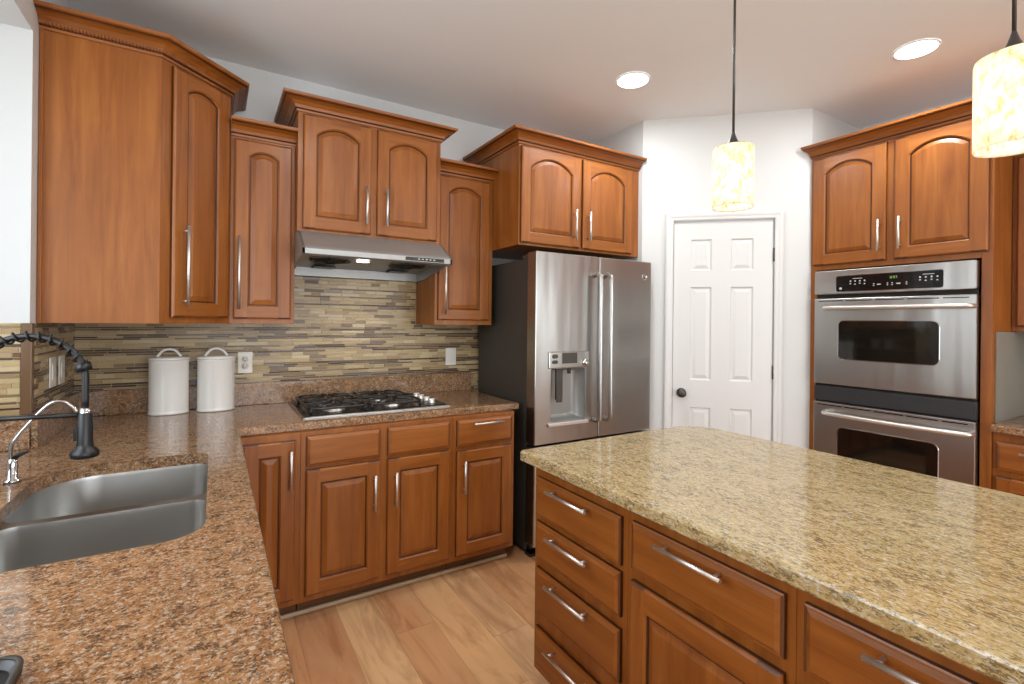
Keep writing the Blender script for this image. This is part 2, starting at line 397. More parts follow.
wall_with_holes(m, BX, 7.32, -4.2, -4.06, [(-.35, 3.55, .08, 2.4), (4.75, 6.45, .45, 2.4)])
struct('wall_rear', m, 'wall', 'white wall with patio glazing of the adjoining room', 'wall')
def window(name, x0, x1, z0, z1, y, n, label, rot=None):
    m = MB(); f = .05
    m.box(x0, x1, y, y+.06, z0, z0+f); m.box(x0, x1, y, y+.06, z1-f, z1)
    for i in range(n+1):
        xx = x0 + (x1-x0-f)*i/n; m.box(xx, xx+f, y, y+.06, z0+f, z1-f)
    t = thing(name, label, 'window', (0, 0, 0), 0, kind='structure') if rot is None else thing(name, label, 'window', rot[0], rot[1], kind='structure')
    m.build('window_frame', 'white_paint', t)
    MB().box(x0+f, x1-f, y+.025, y+.03, z0+f, z1-f).build('pane', 'pane', t)
window('window_2', -.35, 3.55, .08, 2.4, -4.16, 3, 'wide patio window in the adjoining room')
window('window_3', 4.75, 6.45, .45, 2.4, -4.16, 2, 'dining window in the adjoining room')
window('window_1', -.9, .9, 1.08, 2.36, .02, 2, 'white framed window in the bay above the sink', ((BX-.01, 1.35, 0), PI/2))

# pantry corner: wall with door opening, casing, six panel door
S0, S1, DT = .205, .853, 2.105
ang = math.atan2(dv.y, dv.x)
wp = thing('wall_pantry', 'white angled corner wall holding the pantry door', 'wall', (P1.x, P1.y, 0), ang, kind='structure')
m = MB(); m.box(0, S0, 0, .12, 0, H); m.box(S1, DL, 0, .12, 0, H); m.box(S0, S1, 0, .12, DT, H); m.build('wall_panel', 'wall', wp)
tr = thing('trim_1', 'white door casing around the pantry door', 'door casing', (P1.x, P1.y, 0), ang, kind='structure')
m = MB(); cw = .052
prof = [(0, 0), (0, -.010), (.006, -.014), (.020, -.015), (.030, -.019), (.044, -.020), (.052, -.016), (.052, 0)]
def casing(m, a, b, top):
    # inner edges a, b, top; profile runs outwards
    n = len(prof); rows = []
    for (x, sgn, z, top_) in ((a, -1, 0, 0), (a, -1, top, 1), (b, 1, top, 1), (b, 1, 0, 0)):
        rows.append([(x + sgn*o, y, z + (o if top_ else 0)) for o, y in prof])
    for r0, r1 in zip(rows, rows[1:]): m.add(r0 + r1, [(j, j+1, n+j+1, n+j) for j in range(n-1)])
casing(m, S0+.004, S1-.004, DT-.004); m.build('casing', 'white_paint', tr)
dr = thing('door_1', 'white six panel pantry door with dark round knob', 'door', (P1.x, P1.y, 0), ang, kind='structure')
m = MB(); a, b = .213, .845; zt = 2.094; yf = .006
xs = [a, a+.113, a+.248, a+.368, a+.510, b]
rows = [(.16, .826), (1.012, 1.649), (1.761, 1.974)]
def rect(x0, x1, z0, z1, y, mi=0): m.add([(x0, y, z0), (x1, y, z0), (x1, y, z1), (x0, y, z1)], [(0, 1, 2, 3)], mi)
rect(xs[0], xs[1], .012, zt, yf); rect(xs[2], xs[3], .012, zt, yf); rect(xs[4], xs[5], .012, zt, yf)
for c0, c1 in ((xs[1], xs[2]), (xs[3], xs[4])):
    zz = .012
    for z0, z1 in rows:
        rect(c0, c1, zz, z0, yf); zz = z1
        def R_(d, y): return [(c0+d, y, z0+d), (c1-d, y, z0+d), (c1-d, y, z1-d), (c0+d, y, z1-d)]
        m.loops([R_(0, yf), R_(.008, yf+.009), R_(.014, yf+.009), R_(.036, yf+.002)], 0, cap=True)
    rect(c0, c1, zz, zt, yf)
m.box(a, b, yf+.0095, yf+.035, .012, zt)
m.box(a, a+.001, yf, yf+.0095, .012, zt); m.box(b-.001, b, yf, yf+.0095, .012, zt); m.box(a, b, yf, yf+.0095, zt-.001, zt)
dl = m.build('door_leaf', 'white_paint', dr)
m = MB(); kx, kz = .272, .922
def ylathe(m, prof, cx, cz, n=24, mi=0):
    vs = []; k = len(prof)
    for r, y in prof:
        for j in range(n): t = 2*PI*j/n; vs.append((cx + r*math.cos(t), y, cz + r*math.sin(t)))
    m.add(vs, [(i*n+j, i*n+(j+1) % n, (i+1)*n+(j+1) % n, (i+1)*n+j) for i in range(k-1) for j in range(n)], mi, True); return m
ylathe(m, [(.0, yf-.0005), (.032, yf-.0005), (.032, yf-.006), (.014, yf-.010), (.012, yf-.028), (.022, yf-.034), (.028, yf-.046), (.025, yf-.058), (.008, yf-.062), (0.0001, yf-.062)], kx, kz)
m.build('door_knob', 'bronze', dr); m = MB()
MB().box(a-.004, a, yf-.004, yf+.004, kz-.03, kz+.03).build('latch_plate', 'bronze', dr)
for z in (1.86, 1.08, .30):
    m = MB(); m.cyl((b+.003, yf-.008, z-.045), (b+.003, yf-.008, z+.045), .0065, n=10); m.box(b-.002, b+.006, yf-.004, yf+.004, z-.045, z+.045); m.build('hinge', 'bronze', dr)

# ------------------------------------------------------------------ glass mosaic backsplash
def mosaic(place, w, z0, z1, seed, skip=None):
    rnd = random.Random(seed); m = MB()
    z = z0
    while z < z1 - .004:
        thin = rnd.random() < .42
        h = rnd.choice((.0095, .0115)) if thin else rnd.choice((.0165, .019, .0215))
        if z + h > z1 - .004: h = z1 - z - .001
        x = -rnd.random()*.06
        while x < w:
            L = rnd.uniform(.06, .19) if thin else rnd.uniform(.05, .15)
            x0, x1 = max(x, 0), min(x+L, w)
            if x1 - x0 > .006 and not (skip and skip(x0, x1, z, z+h)):
                mi = rnd.choice((3, 3, 3, 4, 4, 7, 5, 1, 2)) if thin else rnd.choice((0, 0, 1, 1, 1, 2, 2, 6, 6, 5, 4))
                tx, tz = rnd.uniform(-.0005, .0005), rnd.uniform(-.0003, .0003); g = .0009; d = -.0065
                q = [(x0+g, d-tx-tz, z+g), (x1-g, d+tx-tz, z+g), (x1-g, d+tx+tz, z+h-g), (x0+g, d-tx+tz, z+h-g)]
                bk = [(p[0], -.003, p[2]) for p in q]; e = .0007
                fr_ = [(q[0][0]+e, q[0][1], q[0][2]+e), (q[1][0]-e, q[1][1], q[1][2]+e), (q[2][0]-e, q[2][1], q[2][2]-e), (q[3][0]+e, q[3][1], q[3][2]-e)]
                sd = [(p[0], p[1]+.001, p[2]) for p in q]
                m.add([place(*p) for p in fr_ + sd + bk], [(0, 1, 2, 3)] + [(i, 4+i, 4+(i+1) % 4, (i+1) % 4) for i in range(4)] + [(4+i, 8+i, 8+(i+1) % 4, 4+(i+1) % 4) for i in range(4)], mi + 1)
            x += L
        z += h
    return m
SZ = 1.037; UB = 1.3735
pb = lambda x, y, z: (XL + x, YW + y, z)
m = mosaic(pb, 1.72-XL, SZ, UB+.0, 3, None)
m2 = mosaic(lambda x, y, z: (.36 + x, YW + y, z), .788, UB+.0, 1.80, 5); m.add(m2.v, m2.f, 0); m.mi[-len(m2.f):] = m2.mi
m2 = mosaic(lambda x, y, z: (1.5550 + x, YW + y, z), .165, .70, SZ, 6); m.add(m2.v, m2.f, 0); m.mi[-len(m2.f):] = m2.mi
m.box(XL, 1.72, YW-.004, YW, SZ, UB, 0); m.box(.36, 1.148, YW-.004, YW, UB, 1.80, 0); m.box(1.5550, 1.72, YW-.004, YW, .70, SZ, 0)
m.build('mosaic_backsplash', ['grout'] + TM, wb, world=True)
m = mosaic(lambda x, y, z: (XL - y, JY + .022 + x, z), YW - JY - .03, SZ, UB, 8)
m.box(XL, XL+.004, JY+.022, YW-.007, SZ, UB, 0)
m2 = mosaic(lambda x, y, z: (BX + x, JY + y, z), XL - BX - .022, SZ, UB, 9); m.add(m2.v, m2.f, 0); m.mi[-len(m2.f):] = m2.mi
m.box(BX, XL-.022, JY-.004, JY, SZ, UB, 0)
m.build('mosaic_backsplash', ['grout'] + TM, wl, world=True)
m = MB(); m.box(XL-.022, XL+.009, JY-.010, JY+.022, SZ, UB, 0, .003); m.build('corner_bead', TM[7], wl, world=True)

# ------------------------------------------------------------------ countertops
T, BT = .914, .876
def offset_poly(P, d):
    k = len(P); out = []
    for i in range(k):
        a = (Vector(P[i]) - Vector(P[i-1])).normalized(); b = (Vector(P[(i+1) % k]) - Vector(P[i])).normalized()
        n1, n2 = Vector((-a.y, a.x)), Vector((-b.y, b.x)); mm = (n1+n2).normalized(); out.append(Vector(P[i]) + mm * (d / max(mm.dot(n1), .3)))
    return [(p.x, p.y) for p in out]
def slab_poly(outline, holes=(), r=.007):
    m = MB(); L = lambda d, z: [(x, y, z) for x, y in offset_poly(outline, d)]
    m.loops([L(r, T), L(r*.35, T-r*.3), L(0, T-r), L(0, BT+.004), L(.004, BT)], 0)
    hl = []
    for h in holes:
        l0 = [(x, y, T) for x, y in h]; m.loops([l0, [(x, y, T-.004) for x, y in offset_poly(h, -.002)], [(x, y, BT) for x, y in offset_poly(h, -.002)]], 0); hl.append(l0)
    m.fill([L(r, T)] + hl); m.fill([L(.004, BT)] + [[(x, y, BT) for x, y in offset_poly(h, -.002)] for h in holes])
    return m
XC, YC, XE = .098, 2.4557, 1.5546
out = [(XE, YC), (XE, YW-.0005), (XL+.0005, YW-.0005), (XL+.0005, JY-.0005), (BX+.0005, JY-.0005), (BX+.0005, .45), (XC-.02, .45), (XC, .47), (XC, YC)]
SX0, SX1, SY0, SY1 = -.452, -.013, 1.286, 2.080
hole = rr(SX0, SX1, SY0, SY1, (.055, .15, .10, .085), 8)
ct = thing('countertop', 'polished brown granite countertop wrapping from the sink to the gas cooktop', 'countertop', (XC, YC, BT))
slab_poly(out, [hole]).build('slab', 'granite', ct, world=True)
m = MB()
m.box(XL+.026, XE, YW-.026, YW-.0072, T+.0003, SZ, 0, .003)
m.box(XL+.0095, XL+.0285, JY-.02, YW-.0265, T+.0003, SZ, 0, .003)
m.box(BX+.001, XL+.009, JY-.030, JY-.0105, T+.0003, SZ, 0, .003)
m.build('backsplash_upstand', 'granite', ct, world=True)

# sink
sk = thing('kitchen_sink', 'stainless steel double bowl undermount sink in the brown granite', 'sink', ((SX0+SX1)/2, (SY0+SY1)/2, BT))
DV0, DV1 = 1.672, 1.704
def bowl(x0, x1, y0, y1, rs, top):
    m = MB(); ls = []
    for d, z in ((0, top), (.002, top-.012), (.008, .72), (.014, .698), (.03, .683), (.055, .679)):
        ls.append([(x, y, z) for x, y in rr(x0+d, x1-d, y0+d, y1-d, tuple(max(q-d*.6, .02) for q in rs), 8)])
    m.loops(ls, 0, True, cap=True); return m
o1 = rr(SX0-.006, SX1+.006, DV1, SY1+.006, (.058, .15, .05, .05), 8); o2 = rr(SX0-.006, SX1+.006, SY0-.006, DV0, (.05, .05, .11, .09), 8)
m = MB(); oo = rr(SX0-.03, SX1+.03, SY0-.03, SY1+.03, .06, 8)
m.fill([[(x, y, BT-.0008) for x, y in oo], [(x, y, BT-.0008) for x, y in o1], [(x, y, BT-.0008) for x, y in o2]])
m.build('rim', 'steel_sink', sk, world=True)
bowl(SX0-.006, SX1+.006, DV1, SY1+.006, (.058, .15, .05, .05), BT-.0008).build('bowl', 'steel_sink', sk, world=True)
bowl(SX0-.006, SX1+.006, SY0-.006, DV0, (.05, .05, .11, .09), BT-.0008).build('bowl', 'steel_sink', sk, world=True)
for y in (1.89, 1.48):
    MB().lathe([(.056, .6795), (.054, .683), (.042, .681), (.036, .672), (.0005, .672)], (-.23, y, 0), 28).build('drain', 'chrome', sk, world=True)

# black spring faucet
fp = Vector((-.555, 1.86, 0)); hd = Vector((-.309, 1.806, 0)); fa = thing('spring_faucet', 'black pull down spring faucet with spray head over the sink', 'faucet', (fp.x, fp.y, T))
m = MB(); m.lathe([(.0005, T+.0005), (.030, T+.0005), (.030, T+.010), (.024, T+.014), (.021, T+.02), (.021, T+.20), (.016, T+.205), (.0005, T+.205)], (fp.x, fp.y, 0), 28); m.build('post', 'blackmat', fa, world=True)
m = MB(); q = Vector((.35, .94, 0)).normalized(); p = fp + Vector((0, 0, 1.02)); m.cyl(p, p + q*.05, .017, n=18); m.tube([p+q*.045, p+q*.06+Vector((0, 0, .01)), p+q*.075+Vector((0, 0, -.09))], [.008, .009, .006], 10); m.build('lever', 'blackmat', fa, world=True)
arc = []; d = (hd - fp); rad = d.length/2; cen = (fp+hd)/2; dn = d.normalized()
for i in range(8): arc.append(fp + Vector((0, 0, T+.20 + i*.0135)))
for i in range(1, 33):
    t = PI - PI*i/33*1.0; arc.append(cen + dn*rad*math.cos(t) + Vector((0, 0, 1.222 + .122*math.sin(t))))
arc += [hd + Vector((0, 0, 1.222 - k*.02)) for k in range(5)]
MB().tube(arc, .0085, 12).build('hose', 'blackmat', fa, world=True)
m = MB(); hel = []; ii = 37; n = 0
turns = 17; tot = ii*10
for k in range(tot):
    s_ = k/10; i = int(s_); fq = s_-i; p = arc[i].lerp(arc[i+1], fq); tn = (arc[i+1]-arc[i]).normalized()
    sd = tn.cross(Vector((dn.y, -dn.x, 0))).normalized(); bt = tn.cross(sd)
    ph = 2*PI*turns*k/tot; hel.append(p + (sd*math.cos(ph) + bt*math.sin(ph))*.0130)
m.tube(hel, .0030, 6); m.build('spring', 'blackmat', fa, world=True)
ce = arc[ii]; tn = (arc[ii+1]-arc[ii-1]).normalized(); MB().cyl(ce-tn*.012, ce+tn*.012, .0185, .0185, 18).build('collar', 'blackmat', fa, world=True)
m = MB(); m.lathe([(.0005, 1.141), (.0125, 1.141), (.0125, 1.128), (.0135, 1.126)], (hd.x, hd.y, 0), 22); m.build('ring', 'chrome', fa, world=True)
m = MB(); m.lathe([(.0135, 1.128), (.0165, 1.122), (.0185, 1.04), (.020, 1.03), (.030, 1.022), (.033, 1.014), (.032, 1.004), (.027, 1.001), (.0005, 1.001)], (hd.x, hd.y, 0), 28)
m.box(hd.x-.025, hd.x-.014, hd.y-.008, hd.y+.008, 1.05, 1.09, 0, .003); m.build('spray_head', 'blackmat', fa, world=True)
MB().cyl(fp + Vector((0, 0, 1.118)), hd + dn*-.015 + Vector((0, 0, 1.122)), .0065, n=12).build('docking_arm', 'blackmat', fa, world=True)

# filtered water tap
bp = Vector((-.498, 1.972, 0)); ft = thing('filter_tap', 'slim chrome gooseneck filter tap with black lever beside the sink', 'tap', (bp.x, bp.y, T))
MB().lathe([(.0005, T+.0005), (.020, T+.0005), (.020, T+.006), (.0125, T+.010), (.012, T+.055), (.009, T+.068), (.0005, T+.070)], (bp.x, bp.y, 0), 24).build('base', 'chrome', ft, world=True)
e = Vector((-.357, 1.975, 0)); dd = (e-bp); pts = [bp + Vector((-.004, 0, T+.06)), bp + Vector((-.004, 0, T+.10)), bp + dd*.06 + Vector((0, 0, T+.13)), bp+dd*.28+Vector((0, 0, T+.176)), bp+dd*.48+Vector((0, 0, T+.212)), bp+dd*.62+Vector((0, 0, T+.226)), bp+dd*.78+Vector((0, 0, T+.226)), bp+dd*.92+Vector((0, 0, T+.21)), bp+dd+Vector((0, 0, T+.193))]
def smooth(P, k=5):
    o = []; P = [P[0]] + P + [P[-1]]
    for i in range(1, len(P)-2):
        for j in range(k):
            t = j/k; a_, b_, c_, d_ = P[i-1], P[i], P[i+1], P[i+2]
            o.append(.5*((2*b_) + (c_-a_)*t + (2*a_-5*b_+4*c_-d_)*t*t + (3*b_-a_-3*c_+d_)*t**3))
    return o + [P[-2]]
MB().tube(smooth(pts), .0048, 12).build('spout', 'chrome', ft, world=True)
m = MB(); p = bp + Vector((0, 0, T+.074)); m.tube([p+Vector((.002, .0, -.006)), p+Vector((.012, 0, .004)), p+Vector((.034, -.004, .012))], [.008, .007, .004], 10); m.build('lever', 'blackmat', ft, world=True)

# dark tray at the near left corner
ty = thing('serving_tray', 'dark tray with rounded corners on the near left countertop', 'tray', (-.36, .84, T))
def ring(d, z): return [(x, y, z) for x, y in rr(-.50+d, -.217-d, .62+d, .930-d, .028, 6)]
m = MB(); m.loops([ring(0, T+.003), ring(-.001, T+.016), ring(.003, T+.018), ring(.006, T+.0165), ring(.010, T+.008)], 0, True, cap=True); m.loops([ring(0, T+.003), ring(.004, T+.0004)], 0); m.fill([ring(.004, T+.0004)]); m.build('tray_body', 'blackmat', ty, world=True)
m = MB(); m.loops([ring(-.0013, T+.0150), ring(-.0006, T+.0186), ring(.0032, T+.0190), ring(.0045, T+.0182)], 0, True); m.build('rim', 'case', ty, world=True)

# canisters
def canister(x, y, label, first):
    t = thing('canister', label, 'canister', (x, y, T), 0, 'white canisters by the backsplash')
    if first is None:
        P = [(.0005, .0008), (.083, .0008), (.0865, .003), (.0870, .010), (.0850, .014), (.0850, .022), (.0850, .260), (.0875, .264), (.0875, .270), (.080, .271)]
        m = MB(); m.lathe([(r, z+T) for r, z in P], (0, 0, 0), 48, 0, 1, .72); b_ = m.build('body', 'ceramic', t)
        m = MB(); m.lathe([(r, z+T) for r, z in [(.080, .2712), (.088, .2725), (.089, .278), (.087, .284), (.06, .288), (.0005, .290)]], (0, 0, 0), 48, 0, 1, .72); l_ = m.build('lid', 'ceramic', t)
        hp = [Vector((-.050, 0, T+.286)), Vector((-.043, 0, T+.298)), Vector((-.026, 0, T+.318)), Vector((0, 0, T+.326)), Vector((.026, 0, T+.318)), Vector((.043, 0, T+.298)), Vector((.050, 0, T+.286))]
        m = MB(); m.tube(smooth(hp), .0065, 12); h_ = m.build('handle', 'ceramic', l_)
        return b_, l_, h_
    b_ = first[0].copy(); l_ = first[1].copy(); h_ = first[2].copy()
    for o, p in ((b_, t), (l_, t), (h_, l_)): C.objects.link(o); o.parent = p
c0 = canister(-.192, 3.008, 'white lidded ceramic canister farther left, nearer the black faucet', None)
canister(.012, 3.008, 'white lidded ceramic canister beside the wall outlet', c0)

# outlets and switches
def plate(t, w=.072, h=.118, kind='duplex'):
    m = MB(); m.box(-w/2, w/2, -.005, .0, t.location.z, t.location.z+h, 0, .002); p = m.build('plate', 'plastic', t)
    zc = t.location.z + h/2
    if kind == 'duplex':
        for k in (-1, 1):
            m = MB(); ylathe(m, [(.017, -.005), (.017, -.0068), (.0001, -.0068)], 0, zc + k*.0195, 20); r_ = m.build('receptacle', 'plastic', t)
            m = MB(); m.box(-.008, -.0055, -.0073, -.0066, zc+k*.0195-.001, zc+k*.0195+.008); m.box(.0055, .008, -.0073, -.0066, zc+k*.0195-.001, zc+k*.0195+.007); m.box(-.002, .002, -.0073, -.0066, zc+k*.0195-.010, zc+k*.0195-.006); m.build('slots', 'slot', r_)
    else:
        m = MB(); m.box(-.017, .017, -.0075, -.004, zc-.033, zc+.033, 0, .0015); m.build('rocker', 'plastic', t)
yo = YW - .0074
t = thing('wall_outlet', 'white duplex outlet on the mosaic beside the right canister', 'outlet', (.150, yo, 1.094)); plate(t)
t = thing('wall_switch', 'white rocker switch plate on the mosaic under the narrow right cabinet', 'switch', (1.403, yo, 1.092)); plate(t, .078, .118, 'rocker')
t = thing('wall_switch', 'white plate on the left side wall mosaic, nearer the room', 'switch', (XL+.0074, 2.718, 1.106), PI/2, 'plates behind the faucet'); plate(t, .085, .125, 'rocker')
t = thing('wall_switch', 'white plate on the left side wall mosaic, nearer the corner', 'switch', (XL+.0074, 2.858, 1.104), PI/2, 'plates behind the faucet'); plate(t, .085, .125, 'rocker')

# ------------------------------------------------------------------ cooktop
ck = thing('gas_cooktop', 'black four burner gas cooktop set in the brown granite', 'cooktop', (.76, 2.80, T))
CX0, CX1, CY0, CY1 = .368, 1.152, 2.535, 3.055
m = MB(); rg = lambda d, z: [(x, y, z) for x, y in rr(CX0+d, CX1-d, CY0+d, CY1-d, .012, 4)]
m.loops([rg(.0, T+.0004), rg(0, T+.006), rg(.004, T+.009), rg(.016, T+.009)], 0); m.fill([rg(0, T+.0004)]); m.build('rim', 'steel', ck, world=True)
m = MB(); rg2 = lambda d, z: [(x, y, z) for x, y in rr(CX0+.006+d, CX1-.012-d, CY0+.030+d, CY1-.012-d, .012, 4)]
m.loops([rg2(0, T+.0088), rg2(0, T+.0105), rg2(.010, T+.0105), rg2(.020, T+.0075)], 0, cap=True); m.build('surface', 'black', ck, world=True)
burn = [(.545, 2.69, .045), (.545, 2.915, .036), (.855, 2.69, .038), (.855, 2.915, .045)]
for x, y, r in burn:
    m = MB(); m.lathe([(r*1.25, T+.008), (r*1.2, T+.014), (r, T+.016), (r, T+.024)], (x, y, 0), 28); bo = m.build('burner', 'nickel', ck, world=True)
    m = MB(); m.lathe([(r*.95, T+.024), (r*1.0, T+.027), (r*.9, T+.032), (.0005, T+.033)], (x, y, 0), 28); m.build('burner_cap', 'iron', bo, world=True)
for gx in (.405, .707):
    m = MB(); x0, x1, y0, y1 = gx, gx+.290, 2.578, 3.03; zt = T+.050
    loop = [Vector((x, y, zt-.012)) for x, y in rr(x0, x1, y0, y1, .045, 5)]; loop.append(loop[0].copy()); m.tube(loop, .0068, 8)
    cx = (x0+x1)/2; ym = (y0+y1)/2
    m.tube([(x0, ym, zt-.008), (x1, ym, zt-.008)], .0065, 8)
    for yc in (2.69, 2.915):
        for a_ in range(4):
            t_ = PI/4 + a_*PI/2; c_, s_ = math.cos(t_), math.sin(t_)
            ex, ey = cx + c_*.135, yc + s_*.108
            m.tube(smooth([Vector((ex, ey, zt-.012)), Vector((cx+c_*.10, yc+s_*.082, zt)), Vector((cx+c_*.03, yc+s_*.03, zt))], 3), .0062, 8)
        for sx in (-1, 1): m.tube(smooth([Vector((cx+sx*.145, yc, zt-.012)), Vector((cx+sx*.11, yc, zt)), Vector((cx+sx*.035, yc, zt))], 3), .0062, 8)
        m.tube(smooth([Vector((cx, yc - (.112 if yc < ym else .10), zt-.010)), Vector((cx, yc-.08, zt)), Vector((cx, yc-.03, zt))], 3), .0062, 8)
        m.tube(smooth([Vector((cx, yc + (.10 if yc < ym else .112), zt-.010)), Vector((cx, yc+.08, zt)), Vector((cx, yc+.03, zt))], 3), .0062, 8)
    for fx, fy in ((x0+.012, y0+.012), (x1-.012, y0+.012), (x0+.012, y1-.012), (x1-.012, y1-.012)): m.cyl((fx, fy, T+.0085), (fx, fy, zt-.010), .007, n=8)
    m.build('grate', 'iron', ck, world=True)
for y in (2.665, 2.745, 2.835, 2.915):
    m = MB(); m.lathe([(.0235, T+.0085), (.0235, T+.012), (.021, T+.014), (.0195, T+.024), (.017, T+.027), (.0005, T+.027)], (1.085, y, 0), 22); m.box(1.066, 1.104, y-.004, y+.004, T+.023, T+.031, 0, .0015); m.build('knob', 'nickel', ck, world=True)

# ------------------------------------------------------------------ cabinets
def body(t, boxes, name='cabinet_box', mats=('wood_v', 'wood_h', 'kick', 'wood_d')):
    m = MB()
    for b in boxes: m.box(*b[:6], b[6] if len(b) > 6 else 0, .0015)
    return m.build(name, list(mats), t)
def add_door(t, x0, x1, z0, z1, arch, handle=None, name='door', **kw):
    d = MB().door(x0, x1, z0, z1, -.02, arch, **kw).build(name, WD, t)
    if handle:
        hx, hz, L = handle; MB().pull(hx, -.02, hz, L, True).build('handle', 'nickel', d)
    return d
def add_drawer(t, x0, x1, z0, z1, handle=None, name='drawer'):
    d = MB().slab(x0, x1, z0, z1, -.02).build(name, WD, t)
    if handle:
        hx, hz, L = handle; MB().pull(hx, -.02, hz, L, False, .006).build('handle', 'nickel', d)
    return d
ARCH = .21
# corner wall cabinet with a diagonal door
A0, A1, YA, B0, YU = XL+.0005, -.1993, 2.534, .0622, 2.79
AZ = 2.497
ca = thing('corner_wall_cabinet', 'tall maple corner wall cabinet with large plain side panel and angled door', 'wall cabinet', (A1, YA, UB))
pl = [(A0, YA), (A1, YA), (B0-.0005, YU), (B0-.0005, YW-.008), (A0, YW-.008)]
m = MB(); lo = [(x, y, UB) for x, y in pl]; hi = [(x, y, AZ+.03) for x, y in pl]; m.loops([lo, hi], 0, cap=True); m.add(lo, [(4, 3, 2, 1, 0)], 1)
m.box(A0+.002, A0+.014, YA-.007, YA+.002, UB, AZ, 0, .002)
m.box(A0+.002, A1-.0, YA-.0012, YA+.002, UB+.0005, UB+.004, 1)
m.build('cabinet_box', ['wood_v', 'wood_h'], ca, world=True)
m = MB(); m.moulding([(A0+.001, YA-.0005), (A1, YA-.0005), (B0, YU-.0005), (B0, YU+.30)], crown(AZ, .95))
for i in range(34):
    x = A0 + .012 + (A1-A0-.004)*i/34; m.box(x, x+.0066, YA-.027, YA-.012, AZ+.0125, AZ+.0235, 0)
dg = (Vector((B0, YU)) - Vector((A1, YA))); dgl = dg.length; dgn = dg.normalized(); dr2 = Vector((dgn.y, -dgn.x))
for i in range(32):
    c_ = Vector((A1, YA)) + dgn*(.008 + (dgl-.01)*i/32) + dr2*.0225; m.box(c_.x-.0032, c_.x+.0032, c_.y-.0032, c_.y+.0032, AZ+.0125, AZ+.0235, 0)
m.build('crown', ['wood_h', 'glaze_shade'], ca, world=True)
rot = math.atan2(dg.y, dg.x)
d_ = frame(ca, 'door', (0, 0), rot, MB().door(.046, dgl-.022, UB+.028, AZ-.012, -.02, ARCH, st=.064), WD)
MB().pull(.092, -.02, 1.627, .352).build('handle', 'nickel', d_)
# helper for plain wall cabinets facing the room (world x, face plane y)
def wall_cab(label, x0, x1, yf, z0, z1, doors, ends, ck_, name='wall_cabinet', back=YW-.008, under=None):
    t = thing(name, label, 'wall cabinet', (x0, yf, z0))
    w = x1 - x0
    body(t, [(0, w, 0, back-yf, z0, z1+.03)])
    m = MB(); path = []
    if ends[0]: path.append((-.0003, ends[0]))
    path += [(-.0003, -.0005), (w+.0003, -.0005)]
    if ends[1]: path.append((w+.0003, ends[1]))
    m.moulding(path, crown(z1, ck_)); m.build('crown', ['wood_h', 'glaze_shade'], t)
    for (a, b, za, zb, hx, hz, L) in doors:
        add_door(t, a-x0, b-x0, za, zb, ARCH, (hx-x0, hz, L))
    return t
wall_cab('narrow maple wall cabinet between the corner cabinet and the hood', B0+.0005, .3588, YU, UB, 2.306, [(.080, .3405, 1.398, 2.292, .103, 1.625, .36)], (None, None), .98)
wall_cab('two door maple wall cabinet over the range hood', .3595, 1.1485, 2.7195, 1.854, 2.470, [(.385, .733, 1.869, 2.459, .704, 2.022, .205), (.768, 1.124, 1.869, 2.459, .815, 2.022, .205)], (.38, .38), .95)
wall_cab('narrow maple wall cabinet between the hood and the refrigerator', 1.1492, 1.5477, YU, UB, 2.302, [(1.168, 1.519, 1.403, 2.292, 1.201, 1.612, .35)], (None, None), .98)
wall_cab('wide two door maple wall cabinet above the refrigerator', 1.549, 2.5465, 2.4733, 1.8612, 2.468, [(1.560, 2.008, 1.875, 2.455, 1.955, 2.018, .19), (2.032, 2.467, 1.875, 2.455, 2.069, 2.018, .19)], (.62, None), .95)

# base cabinets on the back wall
YB = 2.42
def base_cab(name, label, loc, rot, w, depth, toe=.075, left_open=0):
    t = thing(name, label, 'base cabinet', (loc[0], loc[1], 0), rot)
    body(t, [(0, w, 0, depth, .088, BT-.0005), (.002, w-.002, toe, toe+.02, 0, .089, 2)])
    return t
DB, DT_ = .118, .702
t = base_cab('base_cabinet', 'maple corner base cabinet whose single door is half hidden by the sink counter', (.0605, YB), 0, .2845, .68)
add_door(t, .05, .262, DB, .846, 0, (.2405, .718, .175), rt=.062)
t = base_cab('base_cabinet', 'two door maple base cabinet under the gas cooktop', (.3455, YB), 0, .7645, .68)
for a, b, hx in ((.3685, .712, .680), (.749, 1.088, .786)):
    add_drawer(t, a-.3455, b-.3455, .716, .857, None, 'drawer_front')
    add_door(t, a-.3455, b-.3455, DB, DT_, 0, (hx-.3455, .551, .175), rt=.062)
t = base_cab('base_cabinet', 'narrow maple base cabinet with one drawer and one door beside the refrigerator', (1.1105, YB), 0, .3905, .68)
add_drawer(t, .0205, .3695, .714, .857, (.2, .835, .185))
add_door(t, .0205, .3695, DB, DT_-.012, 0, (.055, .553, .178), rt=.062)
struct('trim_2', MB().box(.142, 1.499, YB+.058, YB+.0748, .0005, .020, 0, .006), 'shoe', 'beige shoe moulding along the toe kick of the cooktop cabinets', 'trim')
# sink run, facing the island
t = base_cab('sink_base_cabinet', 'long maple sink base cabinet facing the island', (.06, .50), PI/2, 1.90, .62)
# (its middle is open below the slab so the bowls hang free)
for ch in list(t.children): bpy.data.objects.remove(ch)
body(t, [(0, 1.9, 0, .02, .088, BT-.0005), (0, .02, .02, .62, .088, BT-.0005), (1.88, 1.90, .02, .62, .088, BT-.0005), (.02, 1.88, .02, .62, .088, .11), (.02, 1.88, .60, .62, .11, BT-.0005), (.0, 1.9, .075, .095, 0, .088, 2)])
for i in range(4):
    x0 = .02 + i*.4675
    add_drawer(t, x0, x0+.45, .716, .857, None, 'drawer_front'); add_door(t, x0, x0+.45, DB, DT_, 0, (x0+(.40 if i % 2 == 0 else .05), .60, .17), rt=.062)

